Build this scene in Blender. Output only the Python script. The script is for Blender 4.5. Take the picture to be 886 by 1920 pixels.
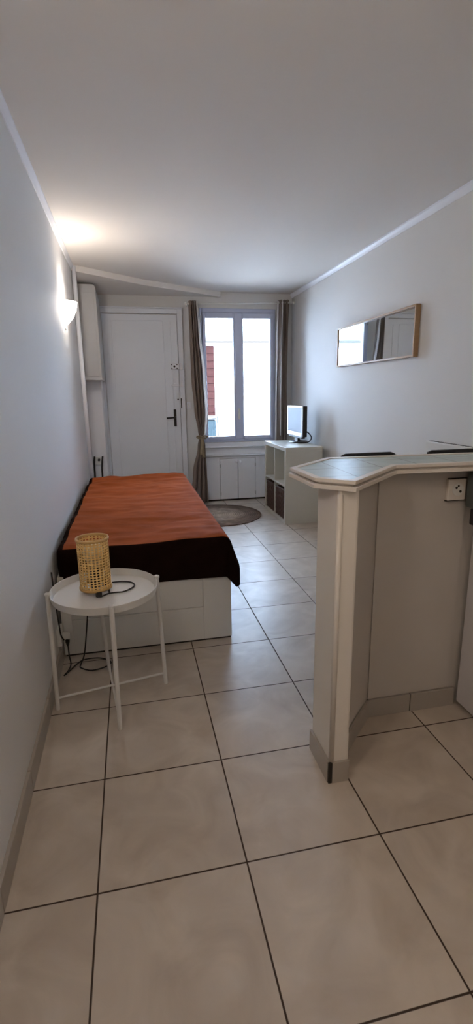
import bpy, bmesh, math, random
from mathutils import Vector, Matrix, noise
random.seed(4)
for o in list(bpy.data.objects): bpy.data.objects.remove(o)
SC = bpy.context.scene
COL = SC.collection
PI = math.pi

# ------------------------------------------------------------ camera
cam_d = bpy.data.cameras.new('camera'); cam = bpy.data.objects.new('camera', cam_d); COL.objects.link(cam)
cam_d.sensor_fit = 'VERTICAL'; cam_d.sensor_height = 36.0; cam_d.sensor_width = 36.0; cam_d.lens = 17.18
cam_d.clip_start = 0.02
YAW, PITCH, ROLL = math.radians(11.84), math.radians(-13.63), math.radians(-0.94)
cyw, syw, cp, sp = math.cos(YAW), math.sin(YAW), math.cos(PITCH), math.sin(PITCH)
F_ = Vector((syw*cp, cyw*cp, sp)); R_ = Vector((cyw, -syw, 0)); U_ = R_.cross(F_)
cr, sr = math.cos(ROLL), math.sin(ROLL)
R2 = cr*R_ + sr*U_; U2 = -sr*R_ + cr*U_
cam.matrix_world = Matrix(((R2.x, U2.x, -F_.x, 0.168), (R2.y, U2.y, -F_.y, -1.088), (R2.z, U2.z, -F_.z, 1.294), (0, 0, 0, 1)))
SC.camera = cam

# ------------------------------------------------------------ world, sun, exposure
W = bpy.data.worlds.new('sky'); SC.world = W; W.use_nodes = True
nt = W.node_tree; nt.nodes.clear()
wo = nt.nodes.new('ShaderNodeOutputWorld'); wb = nt.nodes.new('ShaderNodeBackground')
wb.inputs['Color'].default_value = (0.60, 0.76, 1.0, 1); wb.inputs['Strength'].default_value = 16.0
nt.links.new(wb.outputs[0], wo.inputs[0])
sun_d = bpy.data.lights.new('sun', 'SUN'); sun_d.energy = 33; sun_d.angle = 0.02; sun_d.color = (1, 0.97, 0.93)
sun = bpy.data.objects.new('sun', sun_d); COL.objects.link(sun)
sun.rotation_euler = Vector((-0.25, 1.0, -1.0)).to_track_quat('-Z', 'Y').to_euler()
sun.location = (0, -6, 12)
prt_d = bpy.data.lights.new('window_portal', 'AREA'); prt_d.shape = 'RECTANGLE'; prt_d.size = 0.95; prt_d.size_y = 1.6
prt_d.cycles.is_portal = True
prt = bpy.data.objects.new('window_portal', prt_d); COL.objects.link(prt)
prt.location = (1.45, 5.0, 1.48); prt.rotation_euler = (-PI/2, 0, 0)
SC.view_settings.view_transform = 'Standard'; SC.view_settings.look = 'None'
SC.view_settings.gamma = 1.0; SC.view_settings.use_curve_mapping = False
SC.view_settings.exposure = 0.42
SC.display_settings.display_device = 'sRGB'

# ------------------------------------------------------------ materials
def mat(name, col, rough=0.5, metal=0.0, spec=0.5, sheen=0.0, sheen_tint=None, bump=0.0, bscale=60, var=0.0, vscale=4, coat=0.0, emit=None, estr=0.0, stretch=None):
    m = bpy.data.materials.new(name); m.use_nodes = True
    n = m.node_tree.nodes; l = m.node_tree.links
    p = n['Principled BSDF']
    p.inputs['Base Color'].default_value = (*col, 1); p.inputs['Roughness'].default_value = rough
    p.inputs['Metallic'].default_value = metal; p.inputs['Specular IOR Level'].default_value = spec
    if coat: p.inputs['Coat Weight'].default_value = coat
    if sheen:
        p.inputs['Sheen Weight'].default_value = sheen; p.inputs['Sheen Roughness'].default_value = 0.35
        if sheen_tint: p.inputs['Sheen Tint'].default_value = (*sheen_tint, 1)
    if emit:
        p.inputs['Emission Color'].default_value = (*emit, 1); p.inputs['Emission Strength'].default_value = estr
    tc = n.new('ShaderNodeTexCoord'); mp = n.new('ShaderNodeMapping')
    l.new(tc.outputs['Object'], mp.inputs['Vector'])
    if stretch: mp.inputs['Scale'].default_value = stretch
    if bump:
        t = n.new('ShaderNodeTexNoise'); t.inputs['Scale'].default_value = bscale; t.inputs['Detail'].default_value = 3
        b = n.new('ShaderNodeBump'); b.inputs['Strength'].default_value = bump; b.inputs['Distance'].default_value = 0.002
        l.new(mp.outputs[0], t.inputs['Vector']); l.new(t.outputs['Fac'], b.inputs['Height']); l.new(b.outputs[0], p.inputs['Normal'])
    # a faint mottling so no surface is perfectly flat in colour
    t2 = n.new('ShaderNodeTexNoise'); t2.inputs['Scale'].default_value = vscale; t2.inputs['Detail'].default_value = 4
    l.new(mp.outputs[0], t2.inputs['Vector'])
    mx = n.new('ShaderNodeMix'); mx.data_type = 'RGBA'
    v = var if var else 0.03
    mx.inputs['A'].default_value = (*[c*(1-v) for c in col], 1); mx.inputs['B'].default_value = (*[min(1, c*(1+v)) for c in col], 1)
    l.new(t2.outputs['Fac'], mx.inputs['Factor']); l.new(mx.outputs['Result'], p.inputs['Base Color'])
    return m

M = {}
M['wall'] = mat('wall_paint', (0.75, 0.74, 0.72), 0.7, bump=0.35, bscale=220, var=0.025, vscale=1.5)
M['ceil'] = mat('ceiling_paint', (0.82, 0.78, 0.735), 0.8, bump=0.15, bscale=80, var=0.03, vscale=1.2)
M['gloss'] = mat('gloss_paint', (0.87, 0.88, 0.92), 0.35, bump=0.12, bscale=25)
M['doorp'] = mat('door_paint', (0.82, 0.85, 0.90), 0.4, bump=0.15, bscale=18, var=0.04, vscale=3)
M['pvc'] = mat('window_plastic', (0.56, 0.60, 0.76), 0.3)
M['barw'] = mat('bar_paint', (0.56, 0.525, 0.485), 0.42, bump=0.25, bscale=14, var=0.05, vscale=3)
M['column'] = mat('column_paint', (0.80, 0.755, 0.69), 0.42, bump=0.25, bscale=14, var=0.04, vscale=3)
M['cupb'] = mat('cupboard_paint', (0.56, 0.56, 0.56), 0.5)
M['barrim'] = mat('bar_rim_paint', (0.74, 0.69, 0.63), 0.35)
M['white'] = mat('white_lacquer', (0.76, 0.755, 0.72), 0.3)
M['whitemetal'] = mat('white_metal', (0.74, 0.73, 0.70), 0.35)
M['kallax'] = mat('shelf_white', (0.60, 0.58, 0.51), 0.28)
M['black'] = mat('black_plastic', (0.012, 0.012, 0.013), 0.35)
M['dark'] = mat('dark_gap', (0.03, 0.025, 0.02), 0.8)
M['wicker'] = mat('dark_wicker', (0.085, 0.045, 0.03), 0.6, bump=1.0, bscale=90, var=0.5, vscale=60, stretch=(1, 1, 3))
M['oak'] = mat('oak_wood', (0.42, 0.27, 0.14), 0.45, bump=0.2, bscale=40, var=0.2, vscale=14, stretch=(1, 0.15, 3))
M['cane'] = mat('cane_fibre', (0.85, 0.55, 0.20), 0.5, bump=0.5, bscale=200, var=0.15, vscale=80)
M['canerim'] = mat('cane_rim', (0.62, 0.38, 0.13), 0.5)
M['taupe'] = mat('taupe_curtain', (0.27, 0.215, 0.18), 0.8, sheen=0.2, bump=0.4, bscale=300, var=0.12, vscale=10, stretch=(6, 6, .3))
M['lining'] = mat('curtain_lining', (0.72, 0.68, 0.66), 0.85, bump=0.2, bscale=200)
M['lining2'] = mat('sheer_curtain_lining', (0.82, 0.79, 0.78), 0.85, bump=0.2, bscale=200)
M['tie'] = mat('tie_band', (0.34, 0.27, 0.17), 0.5, sheen=0.3, bump=0.4, bscale=150)
M['screen'] = mat('screen_glass', (0.22, 0.27, 0.33), 0.5, spec=0.12)  # window reflection put into the base colour as pale blue-grey
M['silver'] = mat('silver_plastic', (0.50, 0.52, 0.55), 0.3, metal=0.3)
M['steel'] = mat('steel', (0.55, 0.55, 0.56), 0.3, metal=0.9)
M['skirt'] = mat('skirting_tile', (0.40, 0.36, 0.315), 0.35, bump=0.1, bscale=10, var=0.1, vscale=6)
M['grey'] = mat('grey_enamel', (0.075, 0.085, 0.08), 0.4)
M['appl'] = mat('appliance_white', (0.66, 0.64, 0.66), 0.35)
M['facade'] = mat('facade_render', (0.66, 0.75, 0.88), 0.9, bump=0.3, bscale=30)
M['street'] = mat('street_asphalt', (0.55, 0.53, 0.52), 0.9, bump=0.4, bscale=60)
M['redwood'] = mat('red_door_paint', (0.021, 0.009, 0.009), 0.95, spec=0.03, var=0.3, vscale=5)
M['bluebin'] = mat('blue_bin_plastic', (0.014, 0.022, 0.028), 0.9, spec=0.05)
M['cable'] = mat('cable_black', (0.015, 0.013, 0.012), 0.5)

def translucent(m, col, fac):
    n = m.node_tree.nodes; l = m.node_tree.links; p = n['Principled BSDF']; o = n['Material Output']
    t = n.new('ShaderNodeBsdfTranslucent'); t.inputs['Color'].default_value = (*col, 1); x = n.new('ShaderNodeMixShader'); x.inputs[0].default_value = fac
    l.new(p.outputs[0], x.inputs[1]); l.new(t.outputs[0], x.inputs[2]); l.new(x.outputs[0], o.inputs[0])
translucent(M['lining2'], (0.85, 0.82, 0.80), 0.45)
# bulb / wall lamp opal glass
M['opal'] = mat('lit_opal_glass', (0.9, 0.88, 0.85), 0.3, emit=(1.0, 0.89, 0.79), estr=38)
M['fill_wall_opal'] = mat('fill_wall_lamp_glass', (0.9, 0.88, 0.85), 0.3, emit=(1.0, 0.83, 0.68), estr=34)
M['fill_ceiling_opal'] = mat('fill_ceiling_lamp_glass', (0.9, 0.88, 0.85), 0.3, emit=(1.0, 0.85, 0.7), estr=3)
M['bulb'] = mat('frosted_bulb', (0.85, 0.70, 0.45), 0.3)

def mirror_mat():
    m = bpy.data.materials.new('mirror_silver'); m.use_nodes = True
    p = m.node_tree.nodes['Principled BSDF']; p.inputs['Base Color'].default_value = (0.80, 0.84, 0.86, 1)
    p.inputs['Metallic'].default_value = 1; p.inputs['Roughness'].default_value = 0.02
    return m
M['mirror'] = mirror_mat()

def pane_mat():
    m = bpy.data.materials.new('window_glass'); m.use_nodes = True
    n = m.node_tree.nodes; l = m.node_tree.links; n.clear()
    o = n.new('ShaderNodeOutputMaterial'); t = n.new('ShaderNodeBsdfTransparent'); g = n.new('ShaderNodeBsdfGlossy')
    g.inputs['Roughness'].default_value = 0.02; t.inputs['Color'].default_value = (0.95, 0.97, 0.97, 1)
    fr = n.new('ShaderNodeFresnel'); fr.inputs['IOR'].default_value = 1.45; mx = n.new('ShaderNodeMixShader')
    l.new(fr.outputs[0], mx.inputs[0]); l.new(t.outputs[0], mx.inputs[1]); l.new(g.outputs[0], mx.inputs[2]); l.new(mx.outputs[0], o.inputs[0])
    return m
M['pane'] = pane_mat()

def math_node(n, l, op, a, b=None, c=None):
    x = n.new('ShaderNodeMath'); x.operation = op
    for i, v in enumerate((a, b, c)):
        if v is None: continue
        if isinstance(v, (int, float)): x.inputs[i].default_value = v
        else: l.new(v, x.inputs[i])
    return x.outputs[0]

def floor_mat():
    m = bpy.data.materials.new('floor_tiles'); m.use_nodes = True
    n = m.node_tree.nodes; l = m.node_tree.links; p = n['Principled BSDF']
    tc = n.new('ShaderNodeTexCoord'); sx = n.new('ShaderNodeSeparateXYZ'); l.new(tc.outputs['Object'], sx.inputs[0])
    T = 0.41; gw = 0.0042
    def line(o):
        u = math_node(n, l, 'DIVIDE', o, T)
        f = math_node(n, l, 'FRACT', math_node(n, l, 'ADD', u, 20.5))
        d = math_node(n, l, 'ABSOLUTE', math_node(n, l, 'SUBTRACT', f, 0.5))
        return math_node(n, l, 'MULTIPLY', d, T), math_node(n, l, 'FLOOR', math_node(n, l, 'ADD', u, 20.0))
    dx, ix = line(sx.outputs[0]); dy, iy = line(sx.outputs[1])
    d = math_node(n, l, 'MINIMUM', dx, dy)
    g = n.new('ShaderNodeMapRange'); g.interpolation_type = 'SMOOTHSTEP'
    l.new(d, g.inputs['Value']); g.inputs['From Min'].default_value = gw*0.35; g.inputs['From Max'].default_value = gw*0.8
    # per tile offset of the marbling
    cx = n.new('ShaderNodeCombineXYZ')
    l.new(math_node(n, l, 'ADD', sx.outputs[0], math_node(n, l, 'MULTIPLY', ix, 3.7)), cx.inputs[0])
    l.new(math_node(n, l, 'ADD', sx.outputs[1], math_node(n, l, 'MULTIPLY', iy, 5.3)), cx.inputs[1])
    nz = n.new('ShaderNodeTexNoise'); nz.inputs['Scale'].default_value = 5; nz.inputs['Detail'].default_value = 6; nz.inputs['Distortion'].default_value = 1.2
    l.new(cx.outputs[0], nz.inputs['Vector'])
    rp = n.new('ShaderNodeValToRGB'); rp.color_ramp.elements[0].position = 0.3; rp.color_ramp.elements[1].position = 0.7
    rp.color_ramp.elements[0].color = (0.46, 0.395, 0.33, 1); rp.color_ramp.elements[1].color = (0.61, 0.54, 0.465, 1)
    l.new(nz.outputs['Fac'], rp.inputs[0])
    # few dark specks
    vo = n.new('ShaderNodeTexVoronoi'); vo.inputs['Scale'].default_value = 3.1
    l.new(tc.outputs['Object'], vo.inputs['Vector'])
    sk = n.new('ShaderNodeMapRange'); l.new(vo.outputs['Distance'], sk.inputs['Value'])
    sk.inputs['From Min'].default_value = 0.008; sk.inputs['From Max'].default_value = 0.016
    m0 = n.new('ShaderNodeMix'); m0.data_type = 'RGBA'; m0.inputs['A'].default_value = (0.16, 0.12, 0.09, 1)
    l.new(sk.outputs[0], m0.inputs['Factor']); l.new(rp.outputs[0], m0.inputs['B'])
    mx = n.new('ShaderNodeMix'); mx.data_type = 'RGBA'; mx.inputs['A'].default_value = (0.055, 0.038, 0.028, 1)
    l.new(g.outputs[0], mx.inputs['Factor']); l.new(m0.outputs['Result'], mx.inputs['B']); l.new(mx.outputs['Result'], p.inputs['Base Color'])
    r = n.new('ShaderNodeMapRange'); l.new(g.outputs[0], r.inputs['Value']); r.inputs['To Min'].default_value = 0.85; r.inputs['To Max'].default_value = 0.34; p.inputs['Specular IOR Level'].default_value = 0.27
    l.new(r.outputs[0], p.inputs['Roughness'])
    b = n.new('ShaderNodeBump'); b.inputs['Strength'].default_value = 0.5; b.inputs['Distance'].default_value = 0.002
    l.new(g.outputs[0], b.inputs['Height'])
    n2 = n.new('ShaderNodeTexNoise'); n2.inputs['Scale'].default_value = 9; l.new(tc.outputs['Object'], n2.inputs['Vector'])
    b2 = n.new('ShaderNodeBump'); b2.inputs['Strength'].default_value = 0.12; b2.inputs['Distance'].default_value = 0.004
    l.new(n2.outputs['Fac'], b2.inputs['Height']); l.new(b.outputs[0], b2.inputs['Normal']); l.new(b2.outputs[0], p.inputs['Normal'])
    return m
M['floor'] = floor_mat()

def throw_mat():
    m = bpy.data.materials.new('rust_velvet'); m.use_nodes = True
    n = m.node_tree.nodes; l = m.node_tree.links; p = n['Principled BSDF']
    tc = n.new('ShaderNodeTexCoord'); mp = n.new('ShaderNodeMapping'); mp.inputs['Scale'].default_value = (1, 2.2, 1); l.new(tc.outputs['Object'], mp.inputs['Vector'])
    nz = n.new('ShaderNodeTexNoise'); nz.inputs['Scale'].default_value = 4.5; nz.inputs['Detail'].default_value = 5; nz.inputs['Distortion'].default_value = 0.8
    l.new(mp.outputs[0], nz.inputs['Vector'])
    rp = n.new('ShaderNodeValToRGB'); rp.color_ramp.elements[0].position = 0.3; rp.color_ramp.elements[1].position = 0.72
    rp.color_ramp.elements[0].color = (0.27, 0.066, 0.020, 1); rp.color_ramp.elements[1].color = (0.42, 0.108, 0.036, 1)
    l.new(nz.outputs['Fac'], rp.inputs[0]); l.new(rp.outputs[0], p.inputs['Base Color'])
    p.inputs['Roughness'].default_value = 0.8; p.inputs['Specular IOR Level'].default_value = 0.03
    p.inputs['Sheen Weight'].default_value = 0.07; p.inputs['Sheen Tint'].default_value = (1, 0.35, 0.15, 1)
    b = n.new('ShaderNodeBump'); b.inputs['Strength'].default_value = 0.5; b.inputs['Distance'].default_value = 0.01
    l.new(nz.outputs['Fac'], b.inputs['Height']); l.new(b.outputs[0], p.inputs['Normal'])
    return m
M['throw'] = throw_mat()
M['throw_shade'] = mat('painted_velvet_shade', (0.012, 0.0045, 0.003), 0.9, spec=0.05, bump=0.3, bscale=120, var=0.3, vscale=20)  # dark look of velvet seen face-on, put into the colour of the drops

def rug_mat():
    m = bpy.data.materials.new('braided_jute'); m.use_nodes = True
    n = m.node_tree.nodes; l = m.node_tree.links; p = n['Principled BSDF']
    tc = n.new('ShaderNodeTexCoord'); ln = n.new('ShaderNodeVectorMath'); ln.operation = 'LENGTH'; l.new(tc.outputs['Object'], ln.inputs[0])
    s = math_node(n, l, 'SINE', math_node(n, l, 'MULTIPLY', ln.outputs['Value'], 2*PI/0.024))
    nz = n.new('ShaderNodeTexNoise'); nz.inputs['Scale'].default_value = 30; l.new(tc.outputs['Object'], nz.inputs['Vector'])
    nb = n.new('ShaderNodeTexNoise'); nb.inputs['Scale'].default_value = 9; nb.inputs['Detail'].default_value = 4; l.new(tc.outputs['Object'], nb.inputs['Vector'])
    rp = n.new('ShaderNodeValToRGB'); e = rp.color_ramp.elements
    e[0].position = 0.0; e[0].color = (0.46, 0.37, 0.285, 1); e[1].position = 0.49; e[1].color = (0.17, 0.11, 0.08, 1)
    k = e.new(0.27); k.color = (0.38, 0.30, 0.235, 1); k = e.new(0.32); k.color = (0.21, 0.155, 0.12, 1); k = e.new(0.43); k.color = (0.20, 0.145, 0.11, 1); 
    l.new(ln.outputs['Value'], rp.inputs[0])
    hv = math_node(n, l, 'ADD', math_node(n, l, 'MULTIPLY', s, 0.18), math_node(n, l, 'ADD', math_node(n, l, 'MULTIPLY', nz.outputs['Fac'], 0.7), math_node(n, l, 'MULTIPLY', nb.outputs['Fac'], 1.5)))
    hs = n.new('ShaderNodeHueSaturation'); l.new(rp.outputs[0], hs.inputs['Color']); l.new(math_node(n, l, 'ADD', hv, -0.12), hs.inputs['Value'])
    l.new(hs.outputs[0], p.inputs['Base Color']); p.inputs['Roughness'].default_value = 0.9
    b = n.new('ShaderNodeBump'); b.inputs['Strength'].default_value = 0.8; b.inputs['Distance'].default_value = 0.006
    l.new(hv, b.inputs['Height']); l.new(b.outputs[0], p.inputs['Normal'])
    return m
M['rug'] = rug_mat()

def bar_tile_mat():
    m = bpy.data.materials.new('bar_tiles'); m.use_nodes = True
    n = m.node_tree.nodes; l = m.node_tree.links; p = n['Principled BSDF']
    tc = n.new('ShaderNodeTexCoord'); mp = n.new('ShaderNodeMapping'); l.new(tc.outputs['Object'], mp.inputs['Vector'])
    mp.inputs['Rotation'].default_value = (0, 0, 0.05)
    sx = n.new('ShaderNodeSeparateXYZ'); l.new(mp.outputs[0], sx.inputs[0])
    def dist(o, T, off):
        f = math_node(n, l, 'FRACT', math_node(n, l, 'ADD', math_node(n, l, 'DIVIDE', o, T), off))
        return math_node(n, l, 'MULTIPLY', math_node(n, l, 'ABSOLUTE', math_node(n, l, 'SUBTRACT', f, 0.5)), T)
    d = math_node(n, l, 'MINIMUM', dist(sx.outputs[0], 0.155, 20.1), dist(sx.outputs[1], 0.155, 20.0))
    g = n.new('ShaderNodeMapRange'); l.new(d, g.inputs['Value']); g.inputs['From Min'].default_value = 0.001; g.inputs['From Max'].default_value = 0.003
    nz = n.new('ShaderNodeTexNoise'); nz.inputs['Scale'].default_value = 7; nz.inputs['Detail'].default_value = 5; nz.inputs['Distortion'].default_value = 1
    l.new(tc.outputs['Object'], nz.inputs['Vector'])
    rp = n.new('ShaderNodeValToRGB'); rp.color_ramp.elements[0].position = 0.35; rp.color_ramp.elements[1].position = 0.7
    rp.color_ramp.elements[0].color = (0.36, 0.46, 0.44, 1); rp.color_ramp.elements[1].color = (0.52, 0.60, 0.58, 1)
    l.new(nz.outputs['Fac'], rp.inputs[0])
    mx = n.new('ShaderNodeMix'); mx.data_type = 'RGBA'; mx.inputs['A'].default_value = (0.12, 0.13, 0.12, 1)
    l.new(g.outputs[0], mx.inputs['Factor']); l.new(rp.outputs[0], mx.inputs['B']); l.new(mx.outputs['Result'], p.inputs['Base Color'])
    p.inputs['Roughness'].default_value = 0.32
    return m
M['bartile'] = bar_tile_mat()

# ------------------------------------------------------------ geometry helpers
def finish(bm, name, m, parent=None, smooth=False, bevel=0.0, loc=None, recalc=True):
    if recalc: bmesh.ops.recalc_face_normals(bm, faces=bm.faces)
    me = bpy.data.meshes.new(name); bm.to_mesh(me); bm.free()
    ms = m if isinstance(m, (list, tuple)) else [m]
    for x in ms: me.materials.append(x)
    if smooth:
        for f in me.polygons: f.use_smooth = True
    o = bpy.data.objects.new(name, me); COL.objects.link(o)
    if parent: o.parent = parent
    if loc: o.location = loc
    if bevel:
        b = o.modifiers.new('bevel', 'BEVEL'); b.width = bevel; b.segments = 2; b.limit_method = 'ANGLE'; b.angle_limit = 0.7
    return o
def box(bm, x0, x1, y0, y1, z0, z1):
    vs = [bm.verts.new((x, y, z)) for x in (x0, x1) for y in (y0, y1) for z in (z0, z1)]
    for f in ((0, 1, 3, 2), (4, 6, 7, 5), (0, 4, 5, 1), (2, 3, 7, 6), (0, 2, 6, 4), (1, 5, 7, 3)):
        bm.faces.new([vs[i] for i in f])
    return bm
def prism(bm, poly, z0, z1):
    a = [bm.verts.new((x, y, z0)) for x, y in poly]; b = [bm.verts.new((x, y, z1)) for x, y in poly]
    bm.faces.new(a[::-1]); bm.faces.new(b)
    for i in range(len(poly)):
        j = (i+1) % len(poly); bm.faces.new((a[i], a[j], b[j], b[i]))
    return bm
def tube(bm, pts, r, seg=10, cap=True):
    pts = [Vector(p) for p in pts]; rings = []
    prev = None
    for i, p in enumerate(pts):
        t = (pts[min(i+1, len(pts)-1)] - pts[max(i-1, 0)])
        if t.length < 1e-9: t = Vector((0, 0, 1))
        t.normalize()
        if prev is None:
            a = Vector((0, 0, 1)) if abs(t.z) < 0.9 else Vector((1, 0, 0)); u = t.cross(a).normalized()
        else:
            u = (prev - t*prev.dot(t)); u = u.normalized() if u.length > 1e-6 else t.cross(Vector((0, 0, 1))).normalized()
        prev = u; v = t.cross(u); rr = r[i] if isinstance(r, (list, tuple)) else r
        rings.append([bm.verts.new(p + (u*math.cos(2*PI*k/seg) + v*math.sin(2*PI*k/seg))*rr) for k in range(seg)])
    for a, b in zip(rings, rings[1:]):
        for k in range(seg): bm.faces.new((a[k], a[(k+1) % seg], b[(k+1) % seg], b[k]))
    if cap: bm.faces.new(rings[0][::-1]); bm.faces.new(rings[-1])
    return bm
def lathe(bm, prof, seg=48, c=(0, 0, 0), cap0=False, cap1=False, a0=0, a1=2*PI):
    full = abs(a1-a0-2*PI) < 1e-6; n = seg if full else seg+1
    rings = [[bm.verts.new((c[0]+r*math.cos(a0+(a1-a0)*k/seg), c[1]+r*math.sin(a0+(a1-a0)*k/seg), c[2]+z)) for k in range(n)] for r, z in prof]
    for a, b in zip(rings, rings[1:]):
        for k in range(seg): bm.faces.new((a[k], a[(k+1) % n], b[(k+1) % n], b[k]))
    if cap0: bm.faces.new(rings[0][::-1])
    if cap1: bm.faces.new(rings[-1])
    return bm
def smooth_path(pts, n=8):
    P = [Vector(p) for p in pts]; P = [2*P[0]-P[1]] + P + [2*P[-1]-P[-2]]; out = []
    for i in range(1, len(P)-2):
        for k in range(n):
            t = k/n; a, b, c, d = P[i-1:i+3]
            out.append(0.5*((2*b) + (c-a)*t + (2*a-5*b+4*c-d)*t*t + (3*b-a-3*c+d)*t**3))
    out.append(P[-2]); return out
NB = bmesh.new
def thing(name, label, cat, loc=(0, 0, 0), group=None):
    o = bpy.data.objects.new(name, None); COL.objects.link(o); o.location = loc; o.empty_display_size = 0.1
    o['label'] = label; o['category'] = cat
    if group: o['group'] = group
    return o
def tag(o, label, cat, group=None):
    o['label'] = label; o['category'] = cat
    if group: o['group'] = group
    return o
def struct(o): o['kind'] = 'structure'; return o
def part(name, m, parent, bm, **k):
    """world-space bmesh becomes a child whose mesh is moved into the parent's frame"""
    off = Vector((0, 0, 0)); q = parent
    while q: off += q.location; q = q.parent
    bmesh.ops.translate(bm, verts=bm.verts, vec=-off)
    return finish(bm, name, m, parent, **k)
def bx(*a): return box(NB(), *a)

# ------------------------------------------------------------ room shell
XR, H, YB, YF = 2.10, 2.41, 4.78, -2.5
def lx(y): return -0.2385 - 0.0045*(y+1.0)          # the left wall runs very slightly out of square
struct(finish(prism(NB(), [(-0.5, YF-.1), (XR+.1, YF-.1), (XR+.1, YB+.15), (-0.5, YB+.15)], -0.1, 0), 'floor', M['floor']))
struct(finish(prism(NB(), [(-0.5, YF-.1), (XR+.1, YF-.1), (XR+.1, YB+.15), (-0.5, YB+.15)], H, H+0.15), 'ceiling', M['ceil']))
struct(finish(prism(NB(), [(lx(YF), YF), (lx(YB), YB), (lx(YB)-.12, YB), (lx(YF)-.12, YF)], 0, H), 'wall_left', M['wall']))
struct(finish(bx(XR, XR+.1, YF, YB, 0, H), 'wall_right', M['wall']))
struct(finish(bx(-0.5, XR+.1, YF-.1, YF, 0, H), 'wall_front', M['wall']))
bm = NB(); WX0, WX1, WZ0, WZ1 = 1.005, 1.895, 0.726, 2.24
box(bm, -0.5, WX0, YB, YB+.15, 0, H); box(bm, WX1, XR+.1, YB, YB+.15, 0, H)
box(bm, WX0, WX1, YB, YB+.15, 0, WZ0); box(bm, WX0, WX1, YB, YB+.15, WZ1, H)
struct(finish(bm, 'wall_back', M['wall']))
# cornices, soffit, skirting
bm = NB()
prof = [(0, 0), (0.022, 0), (0.022, -0.012), (0.012, -0.03), (0.006, -0.045), (0, -0.045)]
def cornice(side):
    bm = NB(); rings = []
    for y in (YF, YB if side > 0 else 3.74):
        x0 = XR if side > 0 else lx(y)
        rings.append([bm.verts.new((x0 - side*px, y, H+pz)) for px, pz in prof])
    n = len(prof)
    for k in range(n): bm.faces.new((rings[0][k], rings[0][(k+1) % n], rings[1][(k+1) % n], rings[1][k]))
    bm.faces.new(rings[0]); bm.faces.new(rings[1][::-1]); return bm
struct(finish(cornice(-1), 'trim_1', M['gloss'])); struct(finish(cornice(1), 'trim_2', M['gloss']))
struct(finish(prism(NB(), [(-.255, 3.74), (.385, 4.25), (1.25, 4.74), (1.25, 4.778), (-.26, 4.778)], 2.358, H), 'trim_3', M['ceil']))
struct(finish(tube(NB(), [(-.236, 3.76, 0.0), (-.236, 3.76, 2.40)], 0.019, 16), 'trim_4', M['gloss'], smooth=True))
bm = NB()
y = -2.46
while y < 1.25:
    y1 = min(y+0.41, 1.28); a, b = lx(y+.002)+0.012, lx(y1-.002)+0.012
    prism(bm, [(lx(y), y+.002), (a, y+.002), (b, y1-.002), (lx(y1), y1-.002)], 0, 0.082); y = y1
struct(finish(bm, 'baseboard_left', M['skirt'], bevel=0.002))
# pipe duct left of the door
struct(finish(bx(lx(4.4)+.0, -0.108, 4.35, 4.77, 0, 1.455), 'trim_5', M['gloss'], bevel=0.004))

# ------------------------------------------------------------ front door
D0, D1, DZ = -0.075, 0.742, 2.16
bm = NB(); box(bm, D0, D1, 4.752, 4.779, 0.012, DZ)
door = struct(finish(bm, 'door_1', M['doorp'], bevel=0.003))
bm = NB(); box(bm, D0-.035, D0-.004, 4.738, 4.779, 0, DZ+.006); box(bm, D1+.004, D1+.06, 4.738, 4.779, 0, DZ+.06)
box(bm, D0-.035, D1+.06, 4.742, 4.779, DZ+.008, DZ+.06); box(bm, D0-.035, D1+.07, 4.728, 4.779, DZ+.06, DZ+.075)
part('door_frame', M['doorp'], door, bm, bevel=0.004)
bm = NB(); w = .008
x0, x1, z0, z1 = D0+.10, D1-.16, .12, DZ-.07
for a in ((x0, x0+w, z0, z1), (x1, x1+w, z0, z1), (x0, x1, z1, z1+w), (x1+.085, x1+.085+w, z0, z1), (x0, x1, z0-w, z0)):
    box(bm, a[0], a[1], 4.746, 4.753, a[2], a[3])
part('panel_moulding', M['doorp'], door, bm, bevel=0.002)
bm = NB(); box(bm, .664, .694, 4.742, 4.752, .93, 1.125)
hp = part('handle_plate', M['black'], door, bm, bevel=0.004)
bm = NB(); tube(bm, [(.679, 4.745, 1.035), (.679, 4.70, 1.035), (.665, 4.692, 1.035), (.575, 4.692, 1.03)], 0.010, 10)
part('handle_lever', M['black'], hp, bm, smooth=True)
bm = NB(); box(bm, .655, .745, 4.715, 4.752, 1.572, 1.635); lk = part('lock_case', M['gloss'], door, bm, bevel=0.004)
bm = NB()
def disc(bm, x, y, z, r, th=.004, seg=14):
    a = [bm.verts.new((x+r*math.cos(2*PI*k/seg), y, z+r*math.sin(2*PI*k/seg))) for k in range(seg)]
    b = [bm.verts.new((v.co.x, y-th, v.co.z)) for v in a]; bm.faces.new(a); bm.faces.new(b[::-1])
    for k in range(seg): bm.faces.new((a[k], a[(k+1) % seg], b[(k+1) % seg], b[k]))
for sx, sz in ((.664, 1.583), (.664, 1.624), (.722, 1.583), (.722, 1.624)): disc(bm, sx, 4.7155, sz, .007)
part('lock_screws', M['dark'], lk, bm)
bm = NB(); disc(bm, .692, 4.715, 1.603, .011, .02); part('thumb_turn', M['dark'], lk, bm)
bm = NB(); box(bm, .758, .785, 4.712, 4.738, 1.568, 1.64); part('strike_box', M['gloss'], door, bm, bevel=.003)
bm = NB(); box(bm, .655, .745, 4.728, 4.752, 1.385, 1.405); box(bm, .675, .705, 4.72, 4.73, 1.405, 1.418); part('slide_bolt', M['gloss'], door, bm, bevel=.003)
bm = NB(); box(bm, .758, .785, 4.715, 4.738, 1.38, 1.44); part('strike_box', M['gloss'], door, bm, bevel=.003)
bm = NB(); box(bm, .752, .762, 4.730, 4.739, 1.14, 1.25); part('strike_plate', M['dark'], door, bm)
bm = NB(); disc(bm, .722, 4.7525, 1.238, .009, .006); part('keyhole', M['dark'], door, bm)

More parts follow.
